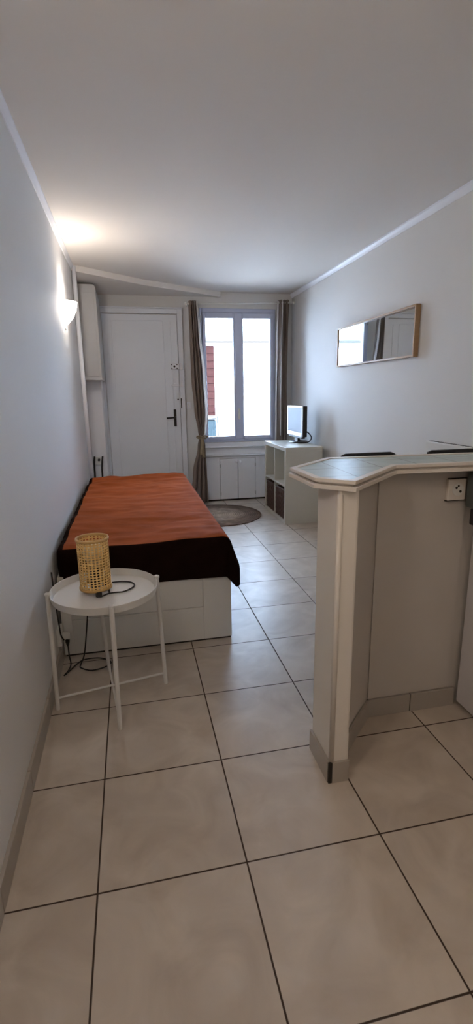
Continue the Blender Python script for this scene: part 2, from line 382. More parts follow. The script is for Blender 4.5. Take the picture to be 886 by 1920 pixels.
# ------------------------------------------------------------ window
win = struct(finish(NB(), 'window_1', M['pvc']))
bm = NB()
def frame_rect(bm, x0, x1, z0, z1, wx, wz, y0, y1, wb=None):
    wb = wb or wz
    box(bm, x0, x0+wx, y0, y1, z0, z1); box(bm, x1-wx, x1, y0, y1, z0, z1)
    box(bm, x0+wx, x1-wx, y0, y1, z1-wz, z1); box(bm, x0+wx, x1-wx, y0, y1, z0, z0+wb)
frame_rect(bm, WX0, WX1, WZ0, WZ1, .026, .045, 4.765, 4.85, .028)
bm.to_mesh(win.data); bm.free()
bv = win.modifiers.new('bevel', 'BEVEL'); bv.width = .004; bv.segments = 2
for (a, b, ga, gb) in ((1.031, 1.446, 1.067, 1.388), (1.450, 1.869, 1.505, 1.830)):
    bm = NB()
    box(bm, a, ga, 4.748, 4.81, .756, 2.193); box(bm, gb, b, 4.748, 4.81, .756, 2.193)
    box(bm, ga, gb, 4.748, 4.81, 2.131, 2.193); box(bm, ga, gb, 4.748, 4.81, .756, .795)
    s = part('sash', M['pvc'], win, bm, bevel=.004)
    part('pane', M['pane'], s, bx(ga-.004, gb+.004, 4.778, 4.784, .791, 2.135))
part('meeting_stile', M['pvc'], win, bx(1.405, 1.488, 4.735, 4.749, .76, 2.19), bevel=.005)
wh = part('handle_plate', M['white'], win, bx(1.428, 1.456, 4.728, 4.736, 1.0, 1.12), bevel=.006)
part('window_handle', M['white'], wh, tube(NB(), [(1.442, 4.73, 1.098), (1.442, 4.702, 1.098), (1.442, 4.698, 1.085), (1.442, 4.698, .99)], .0085, 10), smooth=True)
for hz in (.86, 2.12): part('hinge', M['steel'], win, bx(1.008, 1.022, 4.75, 4.766, hz-.035, hz+.035), bevel=.002)
bm = NB(); box(bm, .985, 1.90, 4.742, 4.779, .672, .724); box(bm, .975, 1.91, 4.715, 4.779, .66, .676); box(bm, .985, 1.9, 4.752, 4.779, .575, .66)
box(bm, .975, 1.91, 4.722, 4.779, .556, .578)
part('window_sill', M['gloss'], win, bm, bevel=.005)

# cupboard under the window
cup = thing('under_window_cabinet', 'low white painted wall cupboard with two doors under the window', 'cabinet', (1.41, 4.75, 0))
bm = NB(); box(bm, .99, 1.193, 4.745, 4.778, .022, .552); box(bm, 1.642, 1.90, 4.745, 4.778, .022, .552); box(bm, 1.193, 1.642, 4.745, 4.778, .525, .552)
part('cabinet_frame', M['gloss'], cup, bm, bevel=.003)
part('plinth', M['dark'], cup, bx(.99, 1.9, 4.768, 4.778, 0, .022))
for (a, b, kx, hx) in ((1.196, 1.416, 1.393, 1.199), (1.420, 1.639, 1.443, 1.637)):
    d = part('door', M['gloss'], cup, bx(a, b, 4.738, 4.762, .024, .521), bevel=.003)
    bm = NB(); tube(bm, [(kx, 4.738, .487), (kx, 4.725, .487), (kx, 4.72, .487), (kx, 4.712, .487), (kx, 4.706, .487)], [.006, .006, .013, .015, .008], 14)
    part('knob', M['gloss'], d, bm, smooth=True)
    for hz in (.09, .44): part('hinge', M['steel'], d, tube(NB(), [(hx, 4.733, hz-.02), (hx, 4.733, hz+.02)], .005, 8))

# ------------------------------------------------------------ outside, across the street
struct(finish(bx(-14, 18, 4.94, 10.5, -.32, -.22), 'ground', M['street']))
fac = tag(finish(bx(-14, 18, 9.05, 9.6, -.25, 9), 'building', M['facade']), 'sunlit white house front across the street, seen through the window', 'building')
rd = tag(finish(bx(0, .16, 0, .05, 0, 1.36), 'shutter', M['redwood'], bevel=.005, loc=(1.715, 8.995, .86)), 'folded red-brown shutter on the house front outside the left pane', 'shutter')
bm = NB()
for k in range(9): box(bm, .012, .148, -.012, .001, .06+k*.145, .16+k*.145)
finish(bm, 'slats', M['redwood'], rd, bevel=.003)
bn = thing('street_bin', 'blue-grey bin standing on the street below the red-brown shutter', 'bin', (1.70, 8.7, -.22))
bm = NB(); box(bm, 1.52, 1.80, 8.5, 8.95, -.2, .80); part('bin_body', M['bluebin'], bn, bm, bevel=.03)
part('bin_lid', M['black'], bn, bx(1.50, 1.815, 8.48, 8.97, .80, .85), bevel=.01)
po = tag(finish(tube(NB(), [(0, 0, 0), (0, 0, 1.08)], .011, 8), 'bollard', M['bluebin'], loc=(1.87, 8.72, -.22)), 'thin dark post beside the blue-grey bin on the street', 'post')
tag(finish(tube(NB(), smooth_path([(-2, .1, .03), (1, 0, .0), (2, 0, -.005), (3, 0, 0), (6, .1, .05)]), .034, 6), 'overhead_wire', M['black'], loc=(0, 8.95, 2.31)), 'thin dark wire running level across the white house front outside', 'wire')

# ------------------------------------------------------------ curtains
def curtain_mesh(rows, npl, amp, yc, th=.0025, ph=0.0, u0=0, u1=1, sub=14):
    bm = NB(); grid = []
    n = int(npl*sub)
    # interpolate rows
    R = []
    for (za, a0, a1, aa), (zb, b0, b1, ab) in zip(rows, rows[1:]):
        for k in range(6):
            t = k/6; t2 = t*t*(3-2*t); R.append((za+(zb-za)*t, a0+(b0-a0)*t2, a1+(b1-a1)*t2, aa+(ab-aa)*t2))
    R.append(rows[-1])
    for z, x0, x1, am in R:
        row = []
        for i in range(n+1):
            u = u0+(u1-u0)*i/n
            x = x0+(x1-x0)*u + .006*math.sin(4*PI*npl*u+ph)*am
            row.append(bm.verts.new((x, yc+amp*am*math.sin(2*PI*npl*u+ph)+.006*math.sin(z*5+u*7), z)))
        grid.append(row)
    for a, b in zip(grid, grid[1:]):
        for i in range(n): bm.faces.new((a[i], a[i+1], b[i+1], b[i]))
    return bm
def solid(o, t=.003):
    s = o.modifiers.new('solid', 'SOLIDIFY'); s.thickness = t; return o
YC = 4.62
rod = thing('curtain_rod', 'white curtain rod spanning above the window', 'curtain rod', (1.45, YC, 2.27))
part('rod', M['white'], rod, tube(NB(), [(.85, YC, 2.255), (2.06, YC, 2.289)], .011, 12), smooth=True)
for rx, rz in ((.835, 2.2545), (2.068, 2.2895)):
    part('finial', M['white'], rod, tube(NB(), [(rx-.012, YC, rz), (rx-.008, YC, rz), (rx, YC, rz), (rx+.008, YC, rz), (rx+.012, YC, rz)], [.006, .016, .019, .016, .006], 12), smooth=True)
    part('bracket', M['white'], rod, tube(NB(), [(rx+(.03 if rx < 1 else -.03), YC, rz), (rx+(.03 if rx < 1 else -.03), 4.778, rz)], .007, 8))
cl = thing('curtain', 'taupe curtain between door and window, gathered by a tied sash', 'curtain', (.91, YC, 0))
rowsL = [(2.285, .868, .945, 1), (2.0, .868, .963, 1), (1.5, .868, 1.00, 1), (1.1, .89, 1.015, .9), (.88, .925, 1.0, .6), (.805, .935, .985, .45), (.70, .915, 1.0, .6), (.4, .85, 1.01, .9), (.025, .805, 1.02, 1)]
solid(part('curtain_panel', M['taupe'], cl, curtain_mesh(rowsL, 3.5, .042, YC, ph=.4), smooth=True, recalc=False))
rowsK = [(2.285, .942, .953, .3), (2.0, .958, .980, .3), (1.5, .993, 1.024, .3), (1.1, 1.006, 1.040, .3), (.88, .992, 1.014, .3), (.815, .978, .993, .3)]
solid(part('lining', M['lining2'], cl, curtain_mesh(rowsK, 1, .012, YC-.050), smooth=True, recalc=False))
bm = NB(); 
lathe(bm, [(.030, -.012), (.040, -.008), (.042, 0), (.040, .008), (.030, .012)], 24, (.962, YC-.004, .805))
tb = part('tieback', M['tie'], cl, bm, smooth=True)
bm = NB()
for s in (-1, 1):      # bow loops
    ring = smooth_path([(.962, YC-.045, .805), (.962+s*.035, YC-.058, .825), (.962+s*.062, YC-.05, .812), (.962+s*.035, YC-.058, .796), (.962, YC-.045, .803)], 6)
    tube(bm, ring, .008, 8)
tube(bm, [(.955, YC-.05, .805), (.962, YC-.06, .806), (.97, YC-.05, .805)], [.008, .014, .008], 10)
part('bow', M['tie'], tb, bm, smooth=True)
for (xa, xb, zb) in ((.955, .945, .60), (.968, .975, .57)):
    bm = NB(); n = 8; L = []
    for i in range(n+1):
        t = i/n; cxx = xa+(xb-xa)*t; w = .008+.012*t; zz = .80+(zb-.80)*t; yy = YC-.055-.006*math.sin(5*t)
        L.append((bm.verts.new((cxx-w, yy, zz)), bm.verts.new((cxx, yy-.005, zz)), bm.verts.new((cxx+w, yy, zz))))
    for a, b in zip(L, L[1:]):
        bm.faces.new((a[0], a[1], b[1], b[0])); bm.faces.new((a[1], a[2], b[2], b[1]))
    solid(part('tail', M['tie'], tb, bm, smooth=True), .002)
cr_ = thing('curtain', 'taupe curtain hanging straight behind the television, right of the window', 'curtain', (1.93, YC, 0))
rowsR = [(2.315, 1.885, 2.015, 1), (2.0, 1.88, 2.005, 1), (1.4, 1.875, 1.998, 1), (.8, 1.865, 2.0, 1), (.04, 1.86, 2.02, 1.1)]
solid(part('curtain_panel', M['taupe'], cr_, curtain_mesh(rowsR, 3.5, .042, YC), smooth=True, recalc=False))
rowsQ = [(2.3, 1.872, 1.884, .3), (2.0, 1.862, 1.877, .3), (1.4, 1.855, 1.869, .3), (.8, 1.848, 1.862, .3), (.04, 1.84, 1.86, .3)]
solid(part('lining', M['lining2'], cr_, curtain_mesh(rowsQ, 1, .01, YC-.022), smooth=True, recalc=False))
rowsS = [(2.3, 1.915, 1.922, .3), (2.0, 1.91, 1.919, .3), (1.4, 1.90, 1.912, .3), (.8, 1.895, 1.905, .3)]
solid(part('hem', M['lining2'], cr_, curtain_mesh(rowsS, 1, .006, YC-.060), smooth=True, recalc=False))

# ------------------------------------------------------------ meter cupboard, small fittings
mb = thing('wall_cupboard', 'tall white wall cupboard high in the corner left of the door', 'cupboard', (-.17, 4.1, 1.46))
bm = NB()
# vertical box whose top right edge is rounded
X0, X1, Z0, Z1, rr = lx(4.2)+.001, -.082, 1.457, 2.325, .035
P = [(X0, Z0), (X1, Z0)] + [(X1-rr+rr*math.cos(a), Z1-rr+rr*math.sin(a)) for a in [PI/2*k/6 for k in range(7)]] + [(X0, Z1)]
a = [bm.verts.new((x, 4.10, z)) for x, z in P]; b = [bm.verts.new((x, 4.777, z)) for x, z in P]
bm.faces.new(a); bm.faces.new(b[::-1])
for i in range(len(P)): j = (i+1) % len(P); bm.faces.new((a[i], a[j], b[j], b[i]))
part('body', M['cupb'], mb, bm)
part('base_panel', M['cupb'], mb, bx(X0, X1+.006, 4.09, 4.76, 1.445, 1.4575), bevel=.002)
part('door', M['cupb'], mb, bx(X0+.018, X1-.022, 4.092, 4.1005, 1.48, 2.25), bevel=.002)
sw = thing('light_switch', 'small white light switch between the door and the taupe curtain', 'switch', (.845, 4.779, 1.17))
part('plate', M['gloss'], sw, bx(.82, .866, 4.769, 4.779, 1.13, 1.205), bevel=.003); part('rocker', M['white'], sw, bx(.83, .856, 4.764, 4.77, 1.145, 1.19), bevel=.003)
so = thing('wall_socket', 'white socket with two black cables just above the far end of the bed', 'socket', (-.19, 4.35, .62))
part('plate', M['white'], so, bx(-.232, -.155, 4.325, 4.349, .575, .66), bevel=.004)
bm = NB(); tube(bm, [(-.232, 4.31, .665), (-.238, 4.30, .62), (-.243, 4.30, .53), (-.245, 4.30, .40), (-.245, 4.30, .2)], .009, 8)
tube(bm, [(-.15, 4.31, .665), (-.157, 4.30, .62), (-.166, 4.30, .54), (-.168, 4.30, .4), (-.168, 4.30, .2)], .009, 8)
part('cable', M['cable'], so, bm, smooth=True)
part('plug', M['black'], so, tube(NB(), [(-.19, 4.325, .63), (-.19, 4.30, .625), (-.19, 4.29, .62)], [.013, .013, .006], 10))

# ------------------------------------------------------------ wall lamp
def wall_lamp(LY, LZ, label, glass, energy):
    LXW = lx(LY)
    wl = thing('wall_lamp', label, 'lamp', (LXW, LY, LZ))  # the seen wall lamp, and also the added fill lamp out of view
    bm = NB()
    prof_o = [(.012, 0), (.03, .012), (.065, .05), (.092, .10), (.105, .155)]
    prof_i = [(.100, .155), (.087, .103), (.06, .056), (.027, .02), (.01, .01)]
    lathe(bm, [(r, z) for r, z in prof_o+prof_i], 28, (LXW+.002, LY, LZ), a0=-PI/2, a1=PI/2)
    for v in bm.verts: v.co.x = LXW+.002 + (v.co.x-LXW-.002)*.92
    part('glass_shade', glass, wl, bm, smooth=True)
    part('backplate', M['white'], wl, bx(LXW, LXW+.006, LY-.035, LY+.035, LZ-.03, LZ+.12), bevel=.002)
    part('holder', M['steel'], wl, tube(NB(), [(LXW+.045, LY, LZ+.04), (LXW+.045, LY, LZ+.085)], .012, 12))
    part('bulb', glass, wl, tube(NB(), [(LXW+.045, LY, LZ+.085), (LXW+.045, LY, LZ+.10), (LXW+.045, LY, LZ+.12), (LXW+.045, LY, LZ+.135)], [.01, .018, .018, .006], 12), smooth=True)
    pl = bpy.data.lights.new('wall_lamp_light', 'POINT'); pl.energy = energy; pl.color = (1, .90, .82); pl.shadow_soft_size = .02
    plo = bpy.data.objects.new('wall_lamp_light', pl); COL.objects.link(plo); plo.location = (.05, 0, .165); plo.parent = wl
wall_lamp(2.88, 1.80, 'lit white glass uplighter wall lamp on the left wall', M['opal'], 1.8)
wall_lamp(-.55, 1.80, 'added white glass wall lamp for fill light, unseen on the left wall beside the viewer', M['fill_wall_opal'], 2.5)  # added lamp out of view, brings warm light to the column and near floor

# added ceiling light, unseen behind the viewer, warms the near floor and bar
kl = thing('fill_ceiling_lamp', 'added round white ceiling lamp for fill light, unseen behind the viewer', 'lamp', (1.1, -1.75, H))
part('base', M['white'], kl, lathe(NB(), [(.12, 0), (.12, -.03)], 32, (1.1, -1.75, H), cap1=True), smooth=False)
part('fill_lamp_diffuser', M['fill_ceiling_opal'], kl, lathe(NB(), [(.115, -.03), (.11, -.06), (.08, -.085), (.001, -.095)], 32, (1.1, -1.75, H)), smooth=True)
kd = bpy.data.lights.new('fill_ceiling_lamp_light', 'POINT'); kd.energy = 4.5; kd.color = (1, .78, .60); kd.shadow_soft_size = .09
kdo = bpy.data.objects.new('fill_ceiling_lamp_light', kd); COL.objects.link(kdo); kdo.location = (0, 0, -.22); kdo.parent = kl

# ------------------------------------------------------------ mirror
mi = thing('wall_mirror', 'long horizontal oak-framed mirror hanging on the right wall', 'mirror', (XR, 2.7, 1.69))
MY0, MY1, MZ0, MZ1, mx0, mx1 = 2.05, 3.335, 1.517, 1.853, 2.062, 2.0995
bm = NB(); f = .014
box(bm, mx0, mx1, MY0, MY0+f, MZ0, MZ1); box(bm, mx0, mx1, MY1-f, MY1, MZ0, MZ1)
box(bm, mx0, mx1, MY0+f, MY1-f, MZ1-f, MZ1); box(bm, mx0, mx1, MY0+f, MY1-f, MZ0, MZ0+f)
part('frame', M['oak'], mi, bm, bevel=.0015)
part('mirror_glass', M['mirror'], mi, prism(NB(), [(mx0+.028, MY0+f-.002), (mx0+.032, MY0+f-.002), (mx0+.012, MY1-f+.002), (mx0+.008, MY1-f+.002)], MZ0+f-.002, MZ1-f+.002))

# ------------------------------------------------------------ bed
BX0, BX1, BY0, BY1 = -.236, .632, 1.30, 3.50
bed = thing('daybed', 'white storage daybed pushed along the left wall under the rust throw', 'bed', (.2, 2.4, 0))
bm = NB(); box(bm, BX0, BX1, BY0+.012, BY1, .008, .43)
part('bed_box', M['white'], bed, bm, bevel=.003)
bm = NB()                                        # framed front board
box(bm, BX0, BX0+.05, BY0, BY0+.012, .010, .43); box(bm, BX1-.15, BX1, BY0, BY0+.012, .010, .43)
box(bm, BX0+.05, BX1-.15, BY0, BY0+.012, .010, .195); box(bm, BX0+.05, BX1-.15, BY0, BY0+.012, .40, .43)
part('front_board', M['white'], bed, bm, bevel=.002)
part('recessed_panel', M['white'], bed, bx(BX0+.052, BX1-.152, BY0+.006, BY0+.0125, .197, .40), bevel=.001)
part('plinth', M['dark'], bed, bx(BX0+.005, BX1-.006, BY0+.006, BY1-.01, 0, .009))
part('mattress', M['lining'], bed, bx(BX0+.002, BX1-.01, BY0+.03, BY1-.02, .43, .55), bevel=.03)

# rust throw: flat top, side drops with velvet shade painted in, hanging corner
ZT = .574
def throw():
    bm = NB(); XA, XB = BX0+.006, BX1+.006; YA, YD = BY0-.008, BY1+.01; RC = .035
    ss = [XA-.10+.022*i for i in range(200)]; ss = [s for s in ss if s < XB+.205] ; tt = [YA-.197+.022*i for i in range(200)]; tt = [t for t in tt if t < YD+.14]
    rnd = random.Random(3)
    def hem(d, s, t): return d
    grid = []
    for t in tt:
        row = []
        for s in ss:
            ex = max(0, s-(XB-RC)); exl = max(0, (XA+.02)-s); ey = max(0, (YA+RC)-t); eyb = max(0, t-(YD-RC))
            # drop lengths
            dx = ex if ex > 0 else exl; sx = 1 if ex > 0 else -1
            dy = ey if ey > 0 else eyb; sy = -1 if ey > 0 else 1
            L = math.hypot(dx, dy)
            bxs = min(max(s, XA+.02), XB-RC); bys = min(max(t, YA+RC), YD-RC)
            if L < 1e-9: px, py, pz = s, t, ZT
            else:
                ang = min(L/RC, PI/2) if sx > 0 or dx == 0 else min(L/.02, PI/2)
                rc = RC if (sx > 0 or dx == 0) else .02
                out = rc*math.sin(ang); dn = rc*(1-math.cos(ang)) + max(0, L-rc*PI/2)
                ux, uy = dx/L, dy/L; th = math.atan2(dy, dx); cc = math.sin(2*th)
                if dx > 0 and dy > 0 and sx > 0:
                    L2 = min(L, .272 + .015*math.sin(6*th)); dn = (dn-(L-L2))*(1+.12*cc)
                    out += .42*cc*min(max(0, dn-.01), .15); dn -= .05*cc*dn
                    out += .004*math.sin(8*th)
                elif dy > 0 and dx == 0: out += max(0, dn-.03)*(.05+.03*math.sin(s*11+1))
                else: out += max(0, dn-.03)*(.05+.06*math.sin(t*9)) if sx > 0 else 0
                px = bxs + sx*ux*out; py = bys + sy*uy*out; pz = ZT-dn
                if sx < 0 and dx > 0: px = max(px, lx(py)+.004)
            # soft wrinkles on the top
            k = 1 if L < 1e-9 else max(0, 1-L/.05)
            w = .020*noise.noise(Vector((s*2.2, t*3.6, 1.3))) + .014*noise.noise(Vector((s*4+t*2, t*9, 5.1))) + .008*noise.noise(Vector((s*9, t*20, 9.7)))
            far = min(1, max(0, (t-2.6)/1.0))
            pz += k*(w*(.7+.9*far))
            row.append(bm.verts.new((px, py, pz)))
        grid.append(row)
    for j in range(len(tt)-1):
        for i in range(len(ss)-1):
            f = bm.faces.new((grid[j][i], grid[j][i+1], grid[j+1][i+1], grid[j+1][i]))
            sc = ss[i]+.011; tc = tt[j]+.011
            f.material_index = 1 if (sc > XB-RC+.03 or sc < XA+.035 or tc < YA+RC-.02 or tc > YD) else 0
    return bm
tw = finish(throw(), 'throw_blanket', [M['throw'], M['throw_shade']], None, smooth=True, recalc=False)
sm = tw.modifiers.new('solid', 'SOLIDIFY'); sm.thickness = .004; sm.offset = -1
sb = tw.modifiers.new('sub', 'SUBSURF'); sb.levels = 1; sb.render_levels = 1
tag(tw, 'rust orange velvet throw with dark shade painted into its edge drop, spread over the daybed', 'blanket')

# ------------------------------------------------------------ round side table
TX, TY, TR = .018, .878, .215
st = thing('side_table', 'round white metal tray side table between the left wall and the bed', 'table', (TX, TY, 0))
part('tray', M['whitemetal'], st, lathe(NB(), [(.0005, .502), (TR-.012, .502), (TR-.002, .528), (TR+.001, .528), (TR+.001, .524), (TR-.006, .496), (TR-.016, .494), (.0005, .494)], 144, (TX, TY, 0)), smooth=False)
angs = [math.radians(a) for a in (13, 103, 190, 279)]
tops = [(TX+(TR+.006)*math.cos(a), TY+(TR+.006)*math.sin(a)) for a in angs]
feet = [(.249, .945), (-.01, 1.115), (-.212, .857), (.048, .667)]
for (tx, ty), (fx, fy) in zip(tops, feet):
    bm = NB(); tube(bm, [(fx, fy, 0), (tx, ty, .522), (tx, ty, .531)], [.0085, .0095, .0095], 12)
    lg = part('leg', M['whitemetal'], st, bm, smooth=False)
    part('leg_cap', M['white'], lg, tube(NB(), [(tx, ty, .526), (tx, ty, .534), (tx, ty, .537)], [.012, .012, .008], 12))
def lerp(a, b, t): return tuple(a[i]+(b[i]-a[i])*t for i in range(3))
for i, j in ((2, 0), (3, 1)):
    za = .055 if i == 2 else .048
    A = lerp((*feet[i], 0), (*tops[i], .52), za/.52); B = lerp((*feet[j], 0), (*tops[j], .52), za/.52)
    part('crossbar', M['whitemetal'], st, tube(NB(), [A, B], .005, 10))

# ------------------------------------------------------------ cane lamp
CX, CY, CZ = -.016, .888, .5025
cl_ = thing('table_lamp', 'small cylindrical woven cane table lamp on the white side table', 'lamp', (CX, CY, CZ))
R0, LB, LT = .0625, CZ+.022, CZ+.236
bm = NB()
NC, NR = 27, 18; hz_ = (LT-LB-.014)/NR; zb = LB+.007
def cyl(a, z): return bm.verts.new((CX+R0*math.cos(a), CY+R0*math.sin(a), z))
corner = {}
def cv(i, j):
    k = (i % NC, j)
    if k not in corner: corner[k] = cyl(2*PI*k[0]/NC, zb+hz_*j)
    return corner[k]
da = 2*PI/NC
for i in range(NC):
    for j in range(NR):
        band = j in (0, NR-1)
        half = (9 < j < 19) and False
        r = .345 if not band else .24
        ca, cz = (i+.5)*da, zb+hz_*(j+.5)
        oct_ = [cyl(ca+r*da*1.08*math.cos(PI/8+k*PI/4), cz+r*hz_*1.08*math.sin(PI/8+k*PI/4)) for k in range(8)]
        c = [cv(i+1, j+1), cv(i, j+1), cv(i, j), cv(i+1, j)]     # at 45,135,225,315 deg
        # oct k at 22.5+45k: 0:22.5,1:67.5 ->corner0; 2:112.5,3:157.5 ->corner1 ...
        for q in range(4):
            a1, a2 = oct_[2*q], oct_[2*q+1]; nx = oct_[(2*q+2) % 8]
            bm.faces.new((c[q], a2, a1)); bm.faces.new((c[q], c[(q+1) % 4], nx, a2))
sh = part('lamp_shade', M['cane'], cl_, bm)
solid(sh, .0022)
for z in (LB+.004, LT-.004):
    bm = NB(); lathe(bm, [(R0-.003, z-.005), (R0+.003, z-.005), (R0+.004, z), (R0+.003, z+.005), (R0-.003, z+.005), (R0-.003, z-.005)], 48, (CX, CY, 0))
    part('rim', M['canerim'], sh, bm, smooth=True)
for a in (PI*1.52, PI*.86, PI*.19, PI*1.9):
    bm = NB(); tube(bm, [(CX+.054*math.cos(a), CY+.054*math.sin(a), CZ), (CX+.056*math.cos(a), CY+.056*math.sin(a), LB+.02)], .003, 8); part('foot', M['black'], cl_, bm)
bm = NB(); tube(bm, [(CX, CY, LB+.004), (CX, CY, LB+.05), (CX, CY, LB+.085)], [.02, .02, .016], 16)
for a in (0, 2*PI/3, 4*PI/3): tube(bm, [(CX, CY, LB+.006), (CX+(R0-.002)*math.cos(a), CY+(R0-.002)*math.sin(a), LB+.006)], .0025, 6)
part('bulb_holder', M['black'], cl_, bm, smooth=False)
bm = NB(); lathe(bm, [(.013, .085), (.018, .10), (.036, .125), (.042, .15), (.036, .178), (.018, .193), (.0008, .197)], 24, (CX, CY, LB))
part('bulb', M['bulb'], cl_, bm, smooth=True)
bm = NB(); zt = CZ+.004
path = smooth_path([(CX+.012, CY-.05, zt+.01), (CX+.02, CY-.062, zt), (.04, .852, zt), (.097, .856, zt), (.137, .905, zt), (.125, .952, zt), (.08, .972, zt), (.02, .975, zt), (-.03, 1.02, zt), (-.05, 1.07, zt+.004), (-.057, 1.098, .535), (-.06, 1.112, .525), (-.075, 1.125, .46), (-.09, 1.15, .30), (-.118, 1.20, .12), (-.135, 1.225, .035), (-.15, 1.19, .008), (-.145, 1.16, .008), (-.09, 1.125, .008), (-.02, 1.15, .008), (-.008, 1.19, .008), (-.06, 1.235, .008), (-.13, 1.235, .010), (-.165, 1.20, .012), (-.2, 1.14, .008), (-.218, 1.11, .008), (-.20, 1.14, .016), (-.195, 1.19, .02), (-.203, 1.215, .06), (-.205, 1.225, .12)])
tube(bm, path, .0032, 8); part('cord', M['cable'], cl_, bm, smooth=True)
bm = NB(); box(bm, CX+.004, CX+.026, CY-.068, CY-.052, CZ+.001, CZ+.024); part('switch', M['black'], cl_, bm, bevel=.003)
# low wall socket with plug
ls = thing('wall_socket', 'white wall socket low on the left wall behind the side table', 'socket', (lx(1.23), 1.235, .15))
xw = lx(1.235)
part('plate', M['white'], ls, bx(xw, xw+.022, 1.19, 1.275, .115, .20), bevel=.004)
bm = NB(); tube(bm, [(xw+.022, 1.232, .150), (xw+.05, 1.230, .150), (xw+.056, 1.230, .150)], [.019, .019, .014], 18); part('outlet_body', M['white'], ls, bm)
bm = NB(); tube(bm, [(-.205, 1.225, .15), (-.205, 1.225, .12), (-.205, 1.225, .10)], [.012, .010, .005], 10); part('plug', M['black'], ls, bm)
tag(finish(tube(NB(), smooth_path([(-.222, 1.10, .53), (-.224, 1.12, .42), (-.226, 1.15, .32), (-.228, 1.18, .24), (-.226, 1.187, .18), (-.215, 1.19, .15)]), .0035, 8), 'power_cord', M['cable'], smooth=True), 'short black cord hanging down the left wall into the low socket', 'cord')

# ------------------------------------------------------------ rug
rg = finish(lathe(NB(), [(.0005, .002), (.485, .002), (.492, .006), (.487, .011), (.0005, .012)], 96, (0, 0, 0)), 'round_rug', M['rug'], smooth=True, loc=(1.02, 4.05, 0))
tag(rg, 'round braided brown jute rug on the tiles beside the bed', 'rug')

# ------------------------------------------------------------ cube shelf unit
kx0, kx1, ky0, ky1, kh = 1.622, 2.005, 3.47, 4.24, .772
ku = thing('cube_shelf', 'white two by two cube shelf unit against the right wall', 'shelf', (1.81, 3.86, 0))
t = .037
part('top_panel', M['kallax'], ku, bx(kx0, kx1, ky0, ky1, kh-t, kh), bevel=.0015); part('bottom_panel', M['kallax'], ku, bx(kx0, kx1, ky0, ky1, 0, t), bevel=.0015)
for a in (ky0, ky1-t): part('side_panel', M['kallax'], ku, bx(kx0, kx1, a, a+t, t, kh-t), bevel=.0015)
ym, zm = (ky0+ky1)/2, kh/2
part('divider', M['kallax'], ku, bx(kx0+.002, kx1-.002, ym-.008, ym+.008, t, kh-t)); 
for a, b in ((ky0+t, ym-.008), (ym+.008, ky1-t)): part('shelf_board', M['kallax'], ku, bx(kx0+.002, kx1-.002, a, b, zm-.008, zm+.008))
part('back_panel', M['kallax'], ku, bx(kx1-.008, kx1-.003, ky0+t, ky1-t, t, kh-t))
def basket(y0, y1, label):
    b = thing('storage_basket', label, 'basket', (kx0+.2, (y0+y1)/2, t), 'wicker baskets in the shelf unit')
    bm = NB(); xa, xb, za, zb_ = kx0+.012, kx0+.35, t+.001, t+.30; w = .012
    box(bm, xa, xa+w, y0, y1, za, zb_); box(bm, xb-w, xb, y0, y1, za, zb_); box(bm, xa+w, xb-w, y0, y0+w, za, zb_); box(bm, xa+w, xb-w, y1-w, y1, za, zb_); box(bm, xa+w, xb-w, y0+w, y1-w, za, za+w)
    body = part('basket_body', M['wicker'], b, bm, bevel=.003)
    bm = NB(); c = (y0+y1)/2
    for k in range(11):
        zz = za+.015+k*.026
        n = 18
        for q in range(n):
            ya = y0+(y1-y0)*q/n; yb = y0+(y1-y0)*(q+1)/n
            if zb_-.09 < zz < zb_-.02 and abs((ya+yb)/2-c) < .045: continue
            dd = .004 if (q+k) % 2 else .001
            box(bm, xa-dd, xa+.001, ya+.001, yb-.001, zz-.011, zz+.011)
    part('weave', M['wicker'], b, bm)
    bm = NB(); tube(bm, [(xa, c-.04, zb_-.075), (xa-.003, c-.03, zb_-.045), (xa-.003, c+.03, zb_-.045), (xa, c+.04, zb_-.075)], .005, 8); part('handle', M['wicker'], b, bm)
    bm = NB(); frame = [(xa, y0), (xb, y0), (xb, y1), (xa, y1), (xa, y0)]
    tube(bm, [(x, y, zb_) for x, y in frame], .007, 8); part('rim', M['wicker'], b, bm)
basket(ky0+t+.012, ym-.02, 'dark brown wicker basket in the near lower cube of the shelf')
basket(ym+.02, ky1-t-.012, 'dark brown wicker basket in the far lower cube of the shelf')

# ------------------------------------------------------------ television
tv = thing('television', 'small flat television with silver bezel standing on the cube shelf', 'television', (1.92, 3.98, kh))
A = math.radians(-1); ty0, ty1, tz0, tz1 = 3.735, 4.225, .845, 1.158; txf = 1.885
part('casing', M['black'], tv, bx(txf+.004, txf+.05, ty0, ty1, tz0, tz1), bevel=.006)
bm = NB(); frame_w = .018
box(bm, txf-.004, txf+.006, ty0, ty0+frame_w, tz0, tz1); box(bm, txf-.004, txf+.006, ty1-frame_w, ty1, tz0, tz1)
box(bm, txf-.004, txf+.006, ty0+frame_w, ty1-frame_w, tz1-frame_w, tz1); box(bm, txf-.006, txf+.006, ty0+frame_w, ty1-frame_w, tz0, tz0+.04)
part('bezel', M['silver'], tv, bm, bevel=.003)
part('screen', M['screen'], tv, bx(txf-.001, txf+.005, ty0+frame_w, ty1-frame_w, tz0+.04, tz1-frame_w))
part('speaker_bar', M['black'], tv, bx(txf, txf+.04, ty0+.03, ty1-.03, tz0-.02, tz0+.002), bevel=.004)
part('neck', M['black'], tv, bx(txf+.015, txf+.045, 3.93, 4.03, kh+.012, tz0), bevel=.004)
bm = NB(); lathe(bm, [(.0005, .001), (.115, .001), (.12, .005), (.10, .014), (.0005, .02)], 36, (0, 0, 0))
for v in bm.verts: v.co = Vector((v.co.x*.82+1.93, v.co.y*1.1+3.97, v.co.z+kh))
part('base', M['black'], tv, bm, smooth=True)
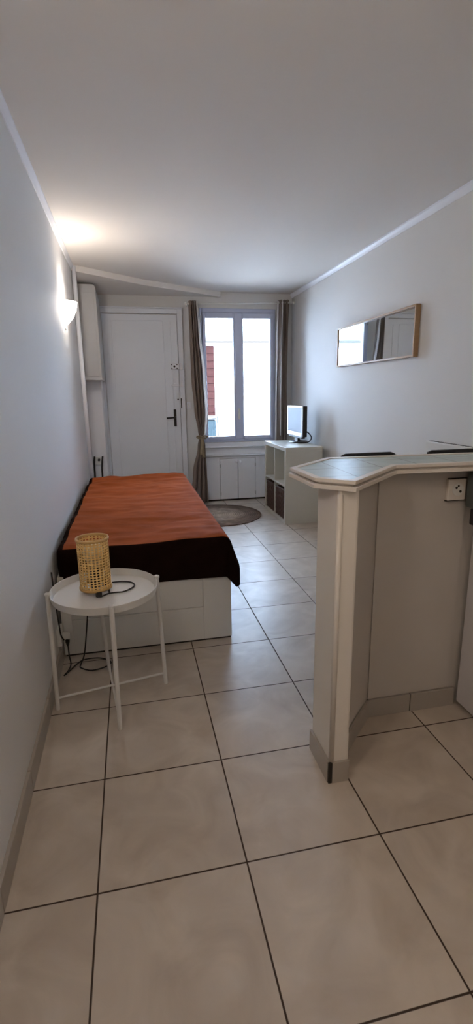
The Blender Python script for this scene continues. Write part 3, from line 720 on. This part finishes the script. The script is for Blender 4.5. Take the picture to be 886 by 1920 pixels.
bm = NB(); tube(bm, smooth_path([(txf+.05, 3.80, .90), (txf+.09, 3.80, .88), (txf+.13, 3.82, .83), (txf+.115, 3.85, .785), (txf+.09, 3.9, .778)]), .006, 8)
part('cable', M['cable'], tv, bm, smooth=True)

# ------------------------------------------------------------ breakfast bar
bar = thing('breakfast_bar', 'white masonry breakfast bar with pale green tiled top on the right', 'bar counter', (1.4, .5, 0))
wp = [(.752, .224), (.817, .224), (.835, .318), (1.03, .515), (2.088, .515), (2.088, .615), (.97, .615), (.752, .395)]
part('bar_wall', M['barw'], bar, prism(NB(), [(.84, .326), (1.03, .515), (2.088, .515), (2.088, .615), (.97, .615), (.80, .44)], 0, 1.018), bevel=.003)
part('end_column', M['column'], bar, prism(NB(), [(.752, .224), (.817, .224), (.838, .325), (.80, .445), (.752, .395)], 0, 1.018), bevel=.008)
bm = NB(); tube(bm, [(.756, .226, .083), (.756, .226, 1.0)], .009, 12); part('corner_bead', M['barrim'], bar, bm, smooth=True)
bm = NB(); 
# thin board on the kitchen side with rounded lower corner
P = [(1.032, .086), (1.375, .086)] + [(1.375+.018*math.sin(a), .104-.018*math.cos(a)) for a in [PI/2*k/5 for k in range(1, 6)]] + [(1.393, 1.016), (1.032, 1.016)]
a = [bm.verts.new((x, .509, z)) for x, z in P]; b = [bm.verts.new((x, .5155, z)) for x, z in P]
bm.faces.new(a); bm.faces.new(b[::-1])
for i in range(len(P)): j = (i+1) % len(P); bm.faces.new((a[i], a[j], b[j], b[i]))
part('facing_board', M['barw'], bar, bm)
# skirting tiles round the bar
sk = part('skirting', M['skirt'], bar, bx(1.222, 1.424, .503, .5155, 0, .080), bevel=.0015)
def seg_tile(p, q, n_, name='skirting_tile'):
    (x0, y0), (x1, y1) = p, q; nx, ny = n_
    return part(name, M['skirt'], bar, prism(NB(), [(x0, y0), (x1, y1), (x1+nx*.010, y1+ny*.010), (x0+nx*.010, y0+ny*.010)], 0, .080), bevel=.001)
seg_tile((1.034, .5155), (1.219, .5155), (0, -1)); seg_tile((.837, .319), (1.028, .512), (.7071, -.7071))
seg_tile((.757, .2245), (.817, .2245), (0, -1)); seg_tile((.752, .224), (.752, .395), (-1, 0)); 
part('tile_joint', M['dark'], bar, bx(1.2185, 1.2225, .507, .515, 0, .079)); part('tile_joint', M['dark'], bar, bx(1.0265, 1.034, .506, .5155, 0, .079))
part('tile_joint', M['dark'], bar, bx(.7445, .757, .2165, .2245, 0, .079))
# top: rim + moulding + inset tiles
top = [(.69, .50), (.695, .275), (.785, .188), (1.052, .436), (2.088, .375), (2.088, .625), (.907, .705)]
def inset(poly, d):
    n = len(poly); out = []
    for i in range(n):
        p0, p1, p2 = Vector(poly[i-1]), Vector(poly[i]), Vector(poly[(i+1) % n])
        e1 = (p1-p0).normalized(); e2 = (p2-p1).normalized(); n1 = Vector((-e1.y, e1.x)); n2 = Vector((-e2.y, e2.x))
        b = (n1+n2); b = b/ (1+n1.dot(n2)); out.append(tuple(p1+b*d))
    return out
def ring_prism(bm, outer, inner, z0, z1):
    n = len(outer); V = [[bm.verts.new((x, y, z)) for x, y in P] for P, z in ((outer, z0), (outer, z1), (inner, z1), (inner, z0))]
    for i in range(n):
        j = (i+1) % n
        for k in range(4): bm.faces.new((V[k][i], V[k][j], V[(k+1) % 4][j], V[(k+1) % 4][i]))
slab = part('countertop', M['barrim'], bar, prism(NB(), inset(top, .012), 1.018, 1.040))
bm = NB(); ring_prism(bm, top, inset(top, .022), 1.034, 1.0455); part('edge_rim', M['barrim'], slab, bm, bevel=.0015)
bm = NB(); ring_prism(bm, inset(top, -.004), inset(top, .014), 1.014, 1.027); part('edge_moulding', M['barrim'], slab, bm, bevel=.0015)
part('tile_inlay', M['bartile'], slab, prism(NB(), inset(top, .0225), 1.0395, 1.0425))
# socket on bar
bs = thing('bar_socket', 'white single socket box on the bar wall beneath the green tiled top', 'socket', (1.34, .509, .93))
part('box', M['barrim'], bs, bx(1.303, 1.377, .492, .5088, .892, .972), bevel=.003)
bm = NB(); tube(bm, [(1.343, .4925, .933), (1.343, .489, .933)], .024, 24); fp = part('outlet_ring', M['white'], bs, bm)
bm = NB(); disc(bm, 1.335, .489, .94, .005, .001); disc(bm, 1.352, .489, .926, .005, .001); disc(bm, 1.343, .489, .947, .004, .001); part('pin_holes', M['dark'], fp, bm)
part('shadow_gap', M['dark'], bs, bx(1.301, 1.383, .500, .5085, .8885, .8925)); part('shadow_gap', M['dark'], bs, bx(1.308, 1.383, .498, .5085, .9715, .975))

# kitchen appliance and top beyond the bar
fr = thing('refrigerator', 'low white refrigerator cut by the right edge, in front of the bar', 'refrigerator', (1.76, .1, 0))
part('body', M['appl'], fr, bx(1.449, 2.06, -.09, .496, .02, .80), bevel=.004)
part('door', M['appl'], fr, bx(1.426, 1.447, -.088, .494, .025, .755), bevel=.006)
part('top_strip', M['appl'], fr, bx(1.428, 1.449, -.088, .494, .763, .80), bevel=.004)
part('feet', M['dark'], fr, bx(1.46, 2.05, -.07, .48, 0, .02))
hb = thing('tabletop_oven', 'dark grey box appliance on the refrigerator at the right edge', 'oven', (1.75, .2, .80))
part('base', M['black'], hb, bx(1.385, 1.95, -.06, .47, .801, .865), bevel=.006)
part('body', M['grey'], hb, bx(1.372, 1.96, -.08, .485, .867, 1.0), bevel=.008)

# ------------------------------------------------------------ bar stools (only their backs show)
def stool(cx, cy, label):
    s = thing('bar_stool', label, 'stool', (cx, cy, 0), 'black stools behind the bar')
    part('seat', M['black'], s, bx(cx-.16, cx+.16, cy-.33, cy-.01, .645, .675), bevel=.012)
    for sx in (-1, 1):
        for sy, ty in ((-.35, -.31), (.03, -.02)):
            part('leg', M['black'], s, tube(NB(), [(cx+sx*.165, cy+sy, 0), (cx+sx*.14, cy+ty, .65)], .011, 10), smooth=False)
        part('back_post', M['black'], s, tube(NB(), [(cx+sx*.14, cy-.02, .65), (cx+sx*.138, cy, .97)], .009, 10))
    for zz in (.22, .26): part('footrest', M['black'], s, tube(NB(), [(cx-.158, cy-.338 if zz < .25 else cy+.012, zz), (cx+.158, cy-.338 if zz < .25 else cy+.012, zz)], .008, 8))
    bm = NB(); n = 12; rows = []
    for i in range(n+1):
        u = i/n*2-1; yy = cy+.012-.02*u*u*0; rows.append([(cx+.152*u, yy, z) for z in (.90, .982-.010*max(0, abs(u)-.85)/.15)])
    F = [[bm.verts.new(p) for p in r] for r in rows]; B = [[bm.verts.new((p[0], p[1]+.018, p[2])) for p in r] for r in rows]
    for i in range(n):
        bm.faces.new((F[i][0], F[i+1][0], F[i+1][1], F[i][1])); bm.faces.new((B[i][0], B[i][1], B[i+1][1], B[i+1][0]))
        bm.faces.new((F[i][1], F[i+1][1], B[i+1][1], B[i][1])); bm.faces.new((F[i][0], B[i][0], B[i+1][0], F[i+1][0]))
    bm.faces.new((F[0][0], F[0][1], B[0][1], B[0][0])); bm.faces.new((F[n][0], B[n][0], B[n][1], F[n][1]))
    part('backrest', M['black'], s, bm, bevel=.004)
stool(1.372, 1.25, 'black bar stool behind the bar, below the oak mirror')
stool(1.862, 1.24, 'black bar stool behind the bar, in front of the white wall heater')

# wall heater
ht = thing('wall_heater', 'flat white panel heater on the right wall behind the bar', 'heater', (2.06, 1.45, .3))
part('heater_body', M['white'], ht, bx(2.04, 2.085, 1.05, 1.80, .25, .975), bevel=.006)
part('bracket', M['dark'], ht, bx(2.085, 2.0995, 1.08, 1.803, .3, .96))
bm = NB()
for k in range(16): yy = 1.08+k*.044; box(bm, 2.05, 2.075, yy, yy+.03, .974, .9762)
part('top_grille', M['dark'], ht, bm)
